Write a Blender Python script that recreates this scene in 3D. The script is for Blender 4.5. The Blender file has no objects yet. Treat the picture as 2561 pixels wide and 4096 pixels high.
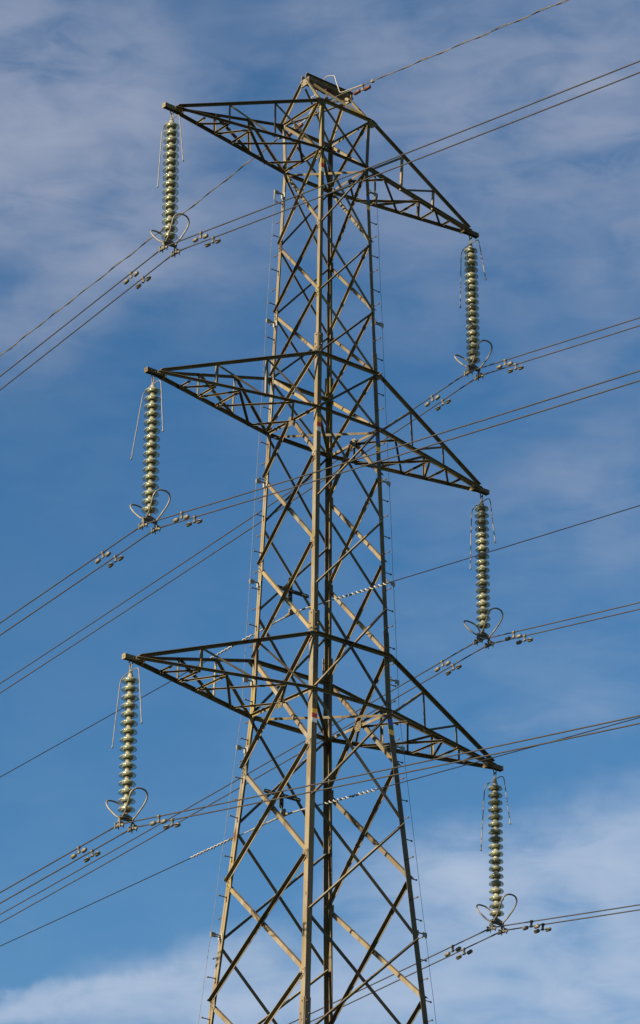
import bpy, math, random
from mathutils import Vector, Matrix
random.seed(7)
scene = bpy.context.scene
C = scene.collection
R = math.radians

# ------------------------------------------------------------------ camera
ZG = 10.8                                    # tower heights below are measured from this height over the ground
cam_d = bpy.data.cameras.new("camera"); cam = bpy.data.objects.new("camera", cam_d); C.objects.link(cam)
rt = Vector((0.77878775, -0.6272147, 0.00955788)); up = Vector((-0.26746821, -0.3182453, 0.90949474)); fw = Vector((0.56740672, 0.7108598, 0.41560554))
M = Matrix((rt, up, -fw)).transposed().to_4x4(); M.translation = Vector((-32.353, -40.4653, -9.1856 + ZG))
cam.matrix_world = M
cam_d.sensor_fit = 'HORIZONTAL'; cam_d.sensor_width = 36.0; cam_d.lens = 13328.98 / 2561 * 36
cam_d.clip_start = 0.1; cam_d.clip_end = 20000
scene.camera = cam

# ------------------------------------------------------------------ sky and sun
SUN_EL, SUN_AZ = R(24), R(179)               # sun low over the -X side (azimuth measured from +X)
sdir = Vector((math.cos(SUN_AZ) * math.cos(SUN_EL), math.sin(SUN_AZ) * math.cos(SUN_EL), math.sin(SUN_EL)))
world = bpy.data.worlds.new("World"); scene.world = world; world.use_nodes = True
nt = world.node_tree; nt.nodes.clear()
def N(t, **kw):
    n = nt.nodes.new(t)
    for k, v in kw.items(): setattr(n, k, v)
    return n
def lk(a, b): nt.links.new(a, b)
def math_n(op, a, b=None, c=None, clamp=False):
    n = N('ShaderNodeMath', operation=op); n.use_clamp = clamp
    for i, v in enumerate((a, b, c)):
        if v is None: continue
        if isinstance(v, (int, float)): n.inputs[i].default_value = v
        else: lk(v, n.inputs[i])
    return n.outputs[0]
out = N('ShaderNodeOutputWorld'); bg = N('ShaderNodeBackground'); lk(bg.outputs[0], out.inputs[0])
bg.inputs['Strength'].default_value = 0.05
sky = N('ShaderNodeTexSky', sky_type='NISHITA'); sky.sun_disc = False
sky.sun_elevation = SUN_EL; sky.sun_rotation = math.atan2(sdir.x, sdir.y)
sky.air_density = 1.0; sky.dust_density = 0.25; sky.ozone_density = 1.6; sky.altitude = 100
tc = N('ShaderNodeTexCoord')
sep = N('ShaderNodeSeparateXYZ'); lk(tc.outputs['Generated'], sep.inputs[0])
X, Y, Z = sep.outputs
az = math_n('MULTIPLY', math_n('ARCTAN2', X, Y), 180 / math.pi)          # compass degrees
el = math_n('MULTIPLY', math_n('ARCSINE', Z), 180 / math.pi)             # degrees over the horizon
comb = N('ShaderNodeCombineXYZ'); lk(az, comb.inputs[0]); lk(el, comb.inputs[1])
def noise(scale_xyz, rot=0.0, scale=1.0, detail=6.0, rough=0.55, dist=0.0, loc=(0, 0, 0)):
    mp = N('ShaderNodeMapping'); lk(comb.outputs[0], mp.inputs[0])
    mp.inputs['Rotation'].default_value = (0, 0, rot); mp.inputs['Scale'].default_value = scale_xyz; mp.inputs['Location'].default_value = loc
    nz = N('ShaderNodeTexNoise'); lk(mp.outputs[0], nz.inputs['Vector'])
    nz.inputs['Scale'].default_value = scale; nz.inputs['Detail'].default_value = detail
    nz.inputs['Roughness'].default_value = rough; nz.inputs['Distortion'].default_value = dist
    return nz.outputs['Fac']
def smooth(v, a, b):
    n = N('ShaderNodeMapRange'); n.interpolation_type = 'SMOOTHSTEP'
    lk(v, n.inputs[0]); n.inputs[1].default_value = a; n.inputs[2].default_value = b
    return n.outputs[0]
# banks of thin cloud: (azimuth, elevation, half widths, tilt in degrees, amount)
BANKS = [
    (32.58, 32.24, 2.24, 1.67, 0, 0.5), (33.76, 30.8, 2.03, 1.46, -10, 0.62), (32.74, 29.67, 2.01, 1.02, 0, 0.52), (35.06, 31.79, 1.63, 1.09, -20, 0.3),
    (32.31, 31.23, 1.36, 1.46, 0, 0.35), (40.58, 32.3, 3.1, 1.6, 0, 0.26), (41.84, 30.85, 2.37, 1.67, 0, 0.3), (43.62, 31.6, 2.22, 1.89, 0, 0.3),
    (44.76, 32.56, 1.64, 1.6, 0, 0.34), (44.64, 29.62, 1.26, 2.04, 0, 0.36), (39.04, 33.01, 1.74, 0.8, 0, 0.18), (40.65, 29.42, 1.5, 1.6, 0, 0.2),
    (35.01, 29.12, 2.0, 0.66, 20, 0.34), (33.81, 28.13, 2.06, 0.58, 25, 0.36), (32.81, 27.14, 1.31, 0.58, 10, 0.28), (36.26, 28.65, 1.49, 0.66, 20, 0.24),
    (36.88, 30.26, 1.35, 0.95, 0, 0.16), (43.33, 26.92, 1.55, 0.51, 10, 0.18), (43.84, 25.31, 1.77, 0.8, 10, 0.28), (44.2, 24.14, 1.44, 0.66, 0, 0.18),
    (41.8, 28.11, 1.32, 0.8, 0, 0.12), (41.74, 23.68, 2.86, 2.33, 0, 0.09), (43.02, 21.05, 1.72, 0.36, 5, 0.16), (43.9, 21.97, 1.41, 0.44, 0, 0.12),
    (42.51, 18.46, 2.76, 0.73, 4, 0.6), (43.62, 17.44, 2.21, 1.24, 0, 0.58), (40.98, 17.82, 1.84, 0.95, -5, 0.42), (39.77, 16.46, 2.28, 0.8, 0, 0.46),
    (42.83, 16.02, 2.58, 0.66, 0, 0.5), (44.28, 19.22, 1.46, 0.58, 0, 0.36), (44.11, 16.43, 1.52, 0.87, 0, 0.35), (33.86, 16.09, 2.5, 0.26, 11, 1.0),
    (36.31, 16.63, 1.98, 0.48, 11, 0.55), (36.03, 15.88, 1.97, 0.36, 6, 0.48), (37.82, 16.08, 1.82, 0.66, 0, 0.4),
]
wx = math_n('MULTIPLY_ADD', noise((1, 1, 1), scale=0.6, detail=5, loc=(3, 7, 1)), 2.0, -1.0)
wy = math_n('MULTIPLY_ADD', noise((1, 1, 1), scale=0.6, detail=5, loc=(13, 2, 5)), 1.1, -0.55)
cw_ = N('ShaderNodeCombineXYZ'); lk(math_n('ADD', az, wx), cw_.inputs[0]); lk(math_n('ADD', el, wy), cw_.inputs[1])
dens = None
for (a0, e0, sa, se, tilt, amt) in BANKS:
    mp = N('ShaderNodeMapping', vector_type='TEXTURE'); lk(cw_.outputs[0], mp.inputs[0])
    mp.inputs['Location'].default_value = (a0, e0, 0); mp.inputs['Rotation'].default_value = (0, 0, R(tilt)); mp.inputs['Scale'].default_value = (sa * 1.75, se * 1.75, 1)
    gr = N('ShaderNodeTexGradient', gradient_type='SPHERICAL'); lk(mp.outputs[0], gr.inputs[0])
    g = math_n('MULTIPLY', smooth(gr.outputs['Fac'], 0.0, 1.0), amt)
    dens = g if dens is None else math_n('ADD', dens, g)
dens = math_n('ADD', math_n('MULTIPLY', dens, math_n('MULTIPLY_ADD', smooth(el, 20, 27), -0.24, 1.0)), math_n('MULTIPLY_ADD', smooth(el, 23, 31), 0.09, 0.03))
w1 = noise((0.5, 0.9, 1), rot=R(14), scale=0.8, detail=5, rough=0.46, dist=0.5, loc=(4.2, 1.3, 0))
w2 = noise((0.6, 1.7, 1), rot=R(-18), scale=1.2, detail=7, rough=0.54, dist=0.6, loc=(9.1, 5.3, 2))
wisp = math_n('MULTIPLY_ADD', smooth(w1, 0.25, 0.77), 0.72, math_n('MULTIPLY', smooth(w2, 0.28, 0.76), 0.42))
cloud = math_n('SUBTRACT', 1.0, math_n('EXPONENT', math_n('MULTIPLY', dens, math_n('MULTIPLY_ADD', wisp, -1.85, -0.20))))
# clear air: the sky texture, its blue a little deeper
hsv = N('ShaderNodeHueSaturation'); lk(sky.outputs[0], hsv.inputs['Color'])
hsv.inputs['Hue'].default_value = 0.5; hsv.inputs['Saturation'].default_value = 1.36; hsv.inputs['Value'].default_value = 0.80
# cloud: lavender grey high up, whiter low down
ccol = N('ShaderNodeMix', data_type='RGBA'); lk(smooth(el, 19, 27), ccol.inputs[0])
ccol.inputs[6].default_value = (3.3, 3.95, 5.05, 1); ccol.inputs[7].default_value = (2.45, 2.78, 3.65, 1)
mix = N('ShaderNodeMix', data_type='RGBA'); lk(cloud, mix.inputs[0]); lk(hsv.outputs[0], mix.inputs[6]); lk(ccol.outputs[2], mix.inputs[7])
lk(mix.outputs[2], bg.inputs['Color'])
world.cycles.sampling_method = 'MANUAL'; world.cycles.sample_map_resolution = 512

sun_d = bpy.data.lights.new("sun", 'SUN'); sun_d.energy = 5.0; sun_d.angle = R(1.0); sun_d.color = (1.0, 0.84, 0.60)
sun = bpy.data.objects.new("sun", sun_d); C.objects.link(sun); sun.location = (-40, 0, 60)
sun.rotation_euler = sdir.to_track_quat('Z', 'Y').to_euler()

vs = scene.view_settings; vs.view_transform = 'Standard'; vs.look = 'None'; vs.exposure = 1.5; vs.gamma = 1.0; vs.use_curve_mapping = False
scene.render.engine = 'CYCLES'
scene.cycles.max_bounces = 8; scene.cycles.transparent_max_bounces = 32
scene.render.resolution_x = 640; scene.render.resolution_y = 1024

# ------------------------------------------------------------------ materials
def mat(name, base, rough=0.6, metal=0.0, vary=None, spec=0.4, bump=0.0, k=0.72):
    base = tuple(c * k for c in base); vary = [(tuple(c * k for c in v[0]), *v[1:]) for v in vary] if vary else None
    m = bpy.data.materials.new(name); m.use_nodes = True; t = m.node_tree; b = t.nodes['Principled BSDF']
    b.inputs['Base Color'].default_value = (*base, 1); b.inputs['Roughness'].default_value = rough; b.inputs['Metallic'].default_value = metal
    b.inputs['Specular IOR Level'].default_value = spec
    if vary:
        co = t.nodes.new('ShaderNodeTexCoord'); last = None
        for i, (col, sc, lo, hi, stretch) in enumerate(vary):
            mp = t.nodes.new('ShaderNodeMapping'); mp.inputs['Scale'].default_value = stretch; mp.inputs['Location'].default_value = (i * 3.1, i * 1.7, i * 5.3)
            t.links.new(co.outputs['Object'], mp.inputs[0])
            nz = t.nodes.new('ShaderNodeTexNoise'); nz.inputs['Scale'].default_value = sc; nz.inputs['Detail'].default_value = 5; nz.inputs['Roughness'].default_value = 0.65
            t.links.new(mp.outputs[0], nz.inputs['Vector'])
            mr = t.nodes.new('ShaderNodeMapRange'); mr.interpolation_type = 'SMOOTHSTEP'
            mr.inputs[1].default_value = lo; mr.inputs[2].default_value = hi; t.links.new(nz.outputs['Fac'], mr.inputs[0])
            mx = t.nodes.new('ShaderNodeMix'); mx.data_type = 'RGBA'; t.links.new(mr.outputs[0], mx.inputs[0])
            if last is None: mx.inputs[6].default_value = (*base, 1)
            else: t.links.new(last, mx.inputs[6])
            mx.inputs[7].default_value = (*col, 1); last = mx.outputs[2]
        t.links.new(last, b.inputs['Base Color'])
        if bump:
            bp = t.nodes.new('ShaderNodeBump'); bp.inputs['Strength'].default_value = bump; bp.inputs['Distance'].default_value = 0.004
            nz = t.nodes.new('ShaderNodeTexNoise'); nz.inputs['Scale'].default_value = 40; nz.inputs['Detail'].default_value = 4
            t.links.new(co.outputs['Object'], nz.inputs['Vector']); t.links.new(nz.outputs['Fac'], bp.inputs['Height']); t.links.new(bp.outputs[0], b.inputs['Normal'])
    return m
def bar_vary(m, lo=0.62, hi=1.28):
    t = m.node_tree; b = t.nodes['Principled BSDF']; src = b.inputs['Base Color'].links[0].from_socket
    oi = t.nodes.new('ShaderNodeObjectInfo'); mr = t.nodes.new('ShaderNodeMapRange'); mr.inputs[3].default_value = lo; mr.inputs[4].default_value = hi
    hs = t.nodes.new('ShaderNodeHueSaturation'); t.links.new(oi.outputs['Random'], mr.inputs[0]); t.links.new(mr.outputs[0], hs.inputs['Value']); t.links.new(src, hs.inputs['Color'])
    t.links.new(hs.outputs[0], b.inputs['Base Color'])
STEEL = mat('weathered_steel', (0.182, 0.143, 0.082), 0.7, 0, [
    ((0.128, 0.100, 0.062), 1.6, 0.42, 0.62, (1, 1, 0.5)), ((0.180, 0.165, 0.132), 4.0, 0.48, 0.66, (1, 1, 0.3)),
    ((0.195, 0.155, 0.055), 0.9, 0.52, 0.70, (1, 1, 0.6)), ((0.088, 0.038, 0.016), 5.0, 0.61, 0.70, (1, 1, 0.3))], spec=0.2, bump=0.25)
bar_vary(STEEL)
BOLT = mat('rusty_bolt_steel', (0.075, 0.055, 0.04), 0.6, 0.1, [((0.13, 0.105, 0.075), 30, 0.4, 0.6, (1, 1, 1))])
GALV = mat('galvanised_fitting', (0.155, 0.145, 0.115), 0.55, 0.1, [((0.10, 0.09, 0.07), 14, 0.42, 0.62, (1, 1, 1))])
CAPM = mat('cap_metal', (0.25, 0.24, 0.18), 0.55, 0.0, [((0.20, 0.19, 0.14), 22, 0.42, 0.62, (1, 1, 1))])
HORN = mat('horn_rod_metal', (0.185, 0.178, 0.155), 0.5, 0.15, [((0.13, 0.12, 0.10), 12, 0.42, 0.62, (1, 1, 1))])
WIRE = mat('aluminium_conductor', (0.036, 0.034, 0.034), 0.6, 0.1, [((0.024, 0.023, 0.024), 3, 0.4, 0.65, (1, 1, 1))])
EARTH = mat('greased_earth_wire', (0.08, 0.072, 0.052), 0.6, 0.1, [((0.12, 0.105, 0.075), 2, 0.45, 0.6, (1, 1, 1))])
BLACK = mat('black_cable_sheath', (0.012, 0.013, 0.018), 0.4)
WHITE = mat('white_plastic', (0.40, 0.39, 0.36), 0.6, 0, [((0.25, 0.24, 0.21), 12, 0.45, 0.65, (1, 1, 1))])
SILVER = mat('bright_cable', (0.30, 0.29, 0.25), 0.45, 0.1, [((0.28, 0.265, 0.225), 8, 0.45, 0.65, (1, 1, 1))])
SLEEVE = mat('armour_rod_grey', (0.22, 0.22, 0.21), 0.5, 0.1, [((0.08, 0.08, 0.09), 2.2, 0.5, 0.56, (0.2, 1.6, 0.2))])
STEELD = mat('dark_hanger_steel', (0.022, 0.021, 0.022), 0.7, 0.0, [((0.034, 0.032, 0.03), 9, 0.4, 0.65, (1, 1, 1))])
PLATEW = mat('bracket_plate_grey', (0.29, 0.28, 0.245), 0.5, 0.05, [((0.26, 0.25, 0.21), 9, 0.5, 0.7, (1, 1, 1))])
REDD = mat('red_oxide_weight', (0.10, 0.028, 0.015), 0.6, 0, [((0.06, 0.02, 0.013), 12, 0.4, 0.6, (1, 1, 1))])
ORANGE = mat('orange_paint', (0.86, 0.44, 0.04), 0.6, 0, [((0.80, 0.36, 0.035), 10, 0.45, 0.7, (1, 1, 1))], k=1.1)
REDP = mat('red_paint', (0.60, 0.04, 0.025), 0.6, 0, [((0.4, 0.03, 0.02), 10, 0.45, 0.7, (1, 1, 1))], k=1.1)
WHITEP = mat('white_paint', (0.72, 0.70, 0.64), 0.6, 0, [((0.45, 0.42, 0.35), 10, 0.45, 0.7, (1, 1, 1))], k=1.1)
BLUEP = mat('blue_paint', (0.035, 0.08, 0.36), 0.6, 0, [((0.03, 0.04, 0.14), 10, 0.45, 0.7, (1, 1, 1))], k=1.1)
GREENP = mat('green_paint', (0.04, 0.085, 0.02), 0.6, 0, [((0.03, 0.055, 0.02), 10, 0.45, 0.7, (1, 1, 1))], k=1.1)
GRASS = mat('meadow_grass', (0.04, 0.055, 0.018), 0.9, 0, [((0.085, 0.085, 0.035), 0.05, 0.4, 0.6, (1, 1, 1)), ((0.04, 0.06, 0.018), 1.2, 0.45, 0.65, (1, 1, 1))], spec=0.1)
CONC = mat('footing_concrete', (0.32, 0.30, 0.27), 0.9, 0, [((0.22, 0.21, 0.18), 4, 0.4, 0.6, (1, 1, 1))])
def glass_mat(name, tint, edge, lo, hi):
    m = bpy.data.materials.new(name); m.use_nodes = True; t = m.node_tree; t.nodes.clear()
    o = t.nodes.new('ShaderNodeOutputMaterial'); mx = t.nodes.new('ShaderNodeMixShader'); tr = t.nodes.new('ShaderNodeBsdfTransparent'); p = t.nodes.new('ShaderNodeBsdfPrincipled')
    tr.inputs[0].default_value = (*tint, 1); p.inputs['Base Color'].default_value = (*edge, 1); p.inputs['Roughness'].default_value = 0.12; p.inputs['Specular IOR Level'].default_value = 0.8
    lw = t.nodes.new('ShaderNodeLayerWeight'); lw.inputs[0].default_value = 0.42
    mr = t.nodes.new('ShaderNodeMapRange'); mr.inputs[1].default_value = 0.15; mr.inputs[2].default_value = 0.95; mr.inputs[3].default_value = lo; mr.inputs[4].default_value = hi
    t.links.new(lw.outputs['Facing'], mr.inputs[0]); t.links.new(mr.outputs[0], mx.inputs[0]); t.links.new(tr.outputs[0], mx.inputs[1]); t.links.new(p.outputs[0], mx.inputs[2]); t.links.new(mx.outputs[0], o.inputs[0])
    return m
GLASS = glass_mat('toughened_glass', (0.94, 0.965, 0.92), (0.25, 0.27, 0.22), 0.18, 0.5)
GLASS_OLD = glass_mat('dusty_glass', (0.91, 0.93, 0.87), (0.26, 0.27, 0.215), 0.28, 0.62)
CORE = mat('cement_core_behind_glass', (0.27, 0.27, 0.19), 0.2, 0, [((0.215, 0.215, 0.15), 18, 0.4, 0.6, (1, 1, 1))], spec=0.6)

# ------------------------------------------------------------------ mesh helpers
class MB:
    def __init__(s): s.v = []; s.f = []; s.m = []; s.sm = []
    def add(s, vs_, fs, mi=0, smooth=False):
        o = len(s.v); s.v += [tuple(v) for v in vs_]
        for f in fs: s.f.append([i + o for i in f]); s.m.append(mi); s.sm.append(smooth)
    def prism(s, poly0, poly1, mi=0):
        n = len(poly0)
        s.add(list(poly0) + list(poly1), [[(i + 1) % n, i, n + i, n + (i + 1) % n] for i in range(n)] + [list(range(n)), list(range(2 * n - 1, n - 1, -1))], mi)
    def angle(s, p0, p1, a, b, wa, wb=None, t=0.007, mi=0):
        """L section from p0 to p1: heel on the line, flanges along a and b"""
        wb = wb or wa; p0, p1, a, b = Vector(p0), Vector(p1), Vector(a).normalized(), Vector(b).normalized()
        pr = [(0, 0), (wa, 0), (wa, t), (t, t), (t, wb), (0, wb)]
        s.prism([p0 + a * x + b * y for x, y in pr], [p1 + a * x + b * y for x, y in pr], mi)
    def box(s, c, ax, ay, az_, mi=0):
        """box about c with half-extent vectors"""
        c, ax, ay, az_ = map(Vector, (c, ax, ay, az_))
        vs_ = [c + ax * i + ay * j + az_ * k for i in (-1, 1) for j in (-1, 1) for k in (-1, 1)]
        s.add(vs_, [(0, 1, 3, 2), (4, 6, 7, 5), (0, 4, 5, 1), (2, 3, 7, 6), (0, 2, 6, 4), (1, 5, 7, 3)], mi)
    def tube(s, pts, r, seg=8, mi=0, closed=False, caps=True):
        pts = [Vector(p) for p in pts]; n = len(pts)
        rr = r if isinstance(r, (list, tuple)) else [r] * n
        T = []
        for i in range(n):
            if closed: d = pts[(i + 1) % n] - pts[i - 1]
            else: d = pts[min(i + 1, n - 1)] - pts[max(i - 1, 0)]
            T.append(d.normalized())
        ref = Vector((0, 0, 1)) if abs(T[0].z) < 0.9 else Vector((1, 0, 0))
        u = T[0].cross(ref).normalized(); vs_ = []
        for i in range(n):
            u = (u - T[i] * u.dot(T[i])).normalized(); w = T[i].cross(u)
            vs_ += [pts[i] + (u * math.cos(2 * math.pi * k / seg) + w * math.sin(2 * math.pi * k / seg)) * rr[i] for k in range(seg)]
        fs = []
        for i in range(n if closed else n - 1):
            j = (i + 1) % n
            fs += [[i * seg + k, i * seg + (k + 1) % seg, j * seg + (k + 1) % seg, j * seg + k] for k in range(seg)]
        s.add(vs_, fs, mi, True)
        if caps and not closed:
            s.add(vs_[:seg], [list(range(seg - 1, -1, -1))], mi); s.add(vs_[-seg:], [list(range(seg))], mi)
    def lathe(s, prof, c=(0, 0, 0), seg=28, mi=0, axis=None):
        c = Vector(c); ax = Vector(axis or (0, 0, 1)).normalized()
        e1 = ax.orthogonal().normalized(); e2 = ax.cross(e1); vs_ = []
        for r, z in prof: vs_ += [c + ax * z + (e1 * math.cos(2 * math.pi * k / seg) + e2 * math.sin(2 * math.pi * k / seg)) * r for k in range(seg)]
        fs = [[i * seg + k, i * seg + (k + 1) % seg, (i + 1) * seg + (k + 1) % seg, (i + 1) * seg + k] for i in range(len(prof) - 1) for k in range(seg)]
        s.add(vs_, fs, mi, True)
    def bolt(s, p, n, r=0.012, h=0.011, mi=0):
        s.lathe([(0, h), (r * .8, h), (r, h * .7), (r, 0)], p, 6, mi, n)
    def mesh(s, name, mats):
        me = bpy.data.meshes.new(name); me.from_pydata(s.v, [], s.f)
        for m in (mats if isinstance(mats, (list, tuple)) else [mats]): me.materials.append(m)
        me.polygons.foreach_set('material_index', s.m); me.polygons.foreach_set('use_smooth', s.sm); me.update()
        return me
    def build(s, name, mats, parent=None, loc=None):
        o = bpy.data.objects.new(name, s.mesh(name, mats)); C.objects.link(o)
        if parent: o.parent = parent
        if loc is not None: o.location = loc
        return o
def tag(o, label=None, cat=None, group=None, kind=None):
    for k, v in (('label', label), ('category', cat), ('group', group), ('kind', kind)):
        if v: o[k] = v
    return o
def empty(name, loc=(0, 0, 0)):
    o = bpy.data.objects.new(name, None); o.empty_display_size = 0.2; C.objects.link(o); o.location = loc; return o
def copy_obj(o, parent=None):
    c = o.copy(); C.objects.link(c)
    if parent: c.parent = parent
    for ch in list(o.children): copy_obj(ch, c)
    return c
def V(x, y, z): return Vector((x, y, z))

# ------------------------------------------------------------------ ground
g = MB(); n_ = 40; ext = 6000.0
gx = [math.copysign(abs(t) ** 2.2, t) * ext for t in [i / n_ * 2 - 1 for i in range(n_ + 1)]]
g.add([(x, y, (0.25 * math.sin(x * .031 + 1) * math.cos(y * .027) if 12 < math.hypot(x, y) else 0)) for y in gx for x in gx],
      [[j * (n_ + 1) + i, j * (n_ + 1) + i + 1, (j + 1) * (n_ + 1) + i + 1, (j + 1) * (n_ + 1) + i] for j in range(n_) for i in range(n_)], 0, True)
tag(g.build('ground', GRASS), kind='structure')

# ------------------------------------------------------------------ tower geometry
LV = {'1t': 22.191, '1b': 21.212, 'j1': 19.683, 'j2': 18.316, '2t': 17.066, '2b': 16.002, 'k1': 15.108, 'm1': 14.283, 'k2': 13.477, 'm2': 12.654,
      '3t': 11.774, '3b': 10.78, 'k3': 9.8, 'n1': 8.834, 'k4': 7.847, 'n2': 6.866, 'k5': 5.836, 'n3': 4.80, 'k6': 3.75, 'n4': 3.75,
      'q1': 2.2, 'q2': 0.35, 'q3': -1.8, 'q4': -4.3, 'q5': -7.2, 'q6': -10.55}
LV = {k: v + ZG for k, v in LV.items()}
def half(z):
    z1t, z1b, z3b = LV['1t'], LV['1b'], LV['3b']
    if z > z1b: return .54 + (.5626 - .54) * (z - z1b) / (z1t - z1b)
    if z > z3b: return .54 + (.8401 - .54) * (z - z1b) / (z3b - z1b)
    return .8401 + .0787 * (z3b - z)
SG = {'N': (-1, -1), 'R': (1, -1), 'L': (-1, 1), 'F': (1, 1)}
LEGN = {'N': 'nearest', 'R': 'right', 'L': 'left', 'F': 'far'}
def lw(z): return .066 if z > LV['2t'] - .05 else (.087 if z > LV['3t'] - .05 else .107)
def P(leg, lv, ins=0.0):
    z = LV[lv] if isinstance(lv, str) else lv
    a = half(z); s = SG[leg]
    return V(s[0] * a, s[1] * a, z)

tower = empty('lattice_tower')
tag(tower, 'tall tan steel lattice pylon with six cross arms and four tapering legs', 'pylon')

# legs: three sections of angle, heel outward, flanges lying in the faces
legs = {}
for leg, (sx, sy) in SG.items():
    m = MB()
    for z0, z1 in ((0.12, LV['3b']), (LV['3b'], LV['3t'] + .12), (LV['3t'] + .12, LV['2t'] + .12), (LV['2t'] + .12, LV['1b']), (LV['1b'], LV['1t'] + .03)):
        w = lw((z0 + z1) / 2)
        m.angle(P(leg, z0), P(leg, z1), (-sx, 0, 0), (0, -sy, 0), w, w, .009)
    lg = m.build('leg', STEEL, tower); legs[leg] = lg
    for zc, hh in ((LV['2t'] + .22, .2), (LV['3t'] + .22, .22), (5.18 + ZG, .25), (-2.0 + ZG, .3)):
        s = MB(); w = lw(zc - .3) * 1.0
        d = (P(leg, zc + .1) - P(leg, zc - .1)).normalized()
        c = P(leg, zc)
        s.box(c + V(-sx * w * .52, sy * .010, 0), (w * .52, 0, 0), (0, .005, 0), d * hh)
        s.box(c + V(sx * .010, -sy * w * .52, 0), (.005, 0, 0), (0, w * .52, 0), d * hh)
        for k in range(3):
            zz = (k - 1) * hh * .62
            for q in ((.35, .7)[k % 2],):
                s.bolt(c + d * (zz + (.03 if q < .5 else -.02)) + V(-sx * w * q, sy * .015, 0), (0, sy, 0), .015, .014, 1)
                s.bolt(c + d * (zz + (.03 if q < .5 else -.02)) + V(sx * .015, -sy * w * q, 0), (sx, 0, 0), .015, .014, 1)
        s.build('splice_plate', [STEEL, BOLT], lg)
    f = MB(); b = P(leg, 0.0); f.lathe([(.42, -.3), (.42, .06), (.36, .13), (0, .13)], b, 20); f.build('footing', CONC, lg)
# step bolts on the left and right legs, alternating between the two flanges
sbm = MB(); sbm.tube([(0, 0, 0), (.012, 0, 0)], .017, 6); sbm.tube([(.012, 0, 0), (.15, 0, 0)], .0085, 6); sbm.lathe([(0, .172), (.012, .170), (.0165, .16), (.0165, .148), (0, .146)], (0, 0, 0), 8, 0, (1, 0, 0))
sb_me = sbm.mesh('step_bolt', BOLT)
for leg, zs_, dz in (('L', 20.55, .34), ('R', 20.44, .34)):
    sx, sy = SG[leg]; z = zs_ + ZG; k = 0
    while z > 4.4 + ZG:
        w = lw(z); side = k % 2
        o = bpy.data.objects.new('step_bolt', sb_me); C.objects.link(o); o.parent = legs[leg]
        p = P(leg, z)
        tilt = random.uniform(-.06, .06)
        if (side == 0) == (leg == 'L'):     # on the flange in the arm face, pointing along X
            o.location = p + V(sx * .001, -sy * w * .5, 0); o.rotation_euler = (0, tilt, 0 if sx > 0 else math.pi)
        else:
            o.location = p + V(-sx * w * .5, sy * .001, 0); o.rotation_euler = (0, tilt, math.pi / 2 * sy)
        z -= dz + (.045 if side else -.045); k += 1

# ------------------------------------------------------------------ bracing
def brace(p0, p1, nrm, w, name='diagonal_brace', off=0.012, inset=0.05, parent=None, flip=False, bolts=True, w2=None, wi=None, cross=None):
    """angle bolted on one side of a face: one flange in the face, the other standing out along nrm from its upper edge"""
    p0, p1, nrm = Vector(p0), Vector(p1), Vector(nrm)
    d = (p1 - p0).normalized()
    q = nrm.cross(d); q = (q if q.z >= 0 else -q).normalized()
    if flip: q = -q
    a0 = p0 + d * inset + nrm * off + q * w * .5; a1 = p1 - d * inset + nrm * off + q * w * .5
    m = MB(); m.angle(a0, a1, -q, nrm, wi or w, w2 or w, .006)
    if bolts:
        for a, sgn in ((a0, 1), (a1, -1)):
            for k in range(2): m.bolt(a + d * sgn * (.03 + .045 * k) - q * w * .58 + nrm * .006, nrm, mi=1)
    if cross: m.bolt(a0.lerp(a1, cross) - q * w * .6 + nrm * .006, nrm, .014, .013, 1)
    return m.build(name, [STEEL, BOLT], parent or tower)
def bw(z): return .050 if z > LV['2t'] else (.056 if z > LV['3t'] else .064)
def xface(kind, lo, hi, name='diagonal_brace'):
    """one crossed panel on an arm face (x = +-a) or a line face (y = +-a): the slash nearer the viewer's side, the backslash behind the leg flange"""
    zl, zh = LV[lo], LV[hi]
    pairs = (('L', 'N'), ('F', 'R')) if kind == 'arm' else (('N', 'R'), ('L', 'F'))
    nn = V(-1, 0, 0) if kind == 'arm' else V(0, -1, 0)
    for a, b in pairs:
        w = bw((zl + zh) / 2)
        brace(P(a, zl), P(b, zh), nn, w, name, off=.011, wi=w * .72, w2=w * 1.05, cross=half(zl) / (half(zl) + half(zh)))
        m_out = -nn
        brace(P(a, zh), P(b, zl), m_out, w, name, off=.011)
for lo, hi in (('1b', '1t'), ('j1', '1b'), ('j2', 'j1'), ('2t', 'j2'), ('2b', '2t'), ('k2', 'k1'), ('3t', 'k2'), ('k3', '3t'), ('k4', 'k3'), ('k5', 'k4'), ('k6', 'k5')): xface('arm', lo, hi)
for lo, hi in (('1b', '1t'), ('j1', '1b'), ('j2', 'j1'), ('2t', 'j2'), ('2b', '2t'), ('m1', '2b'), ('m2', 'm1'), ('3b', 'm2'), ('n1', '3b'), ('n2', 'n1'), ('n3', 'n2'), ('n4', 'n3')): xface('line', lo, hi)
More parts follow.
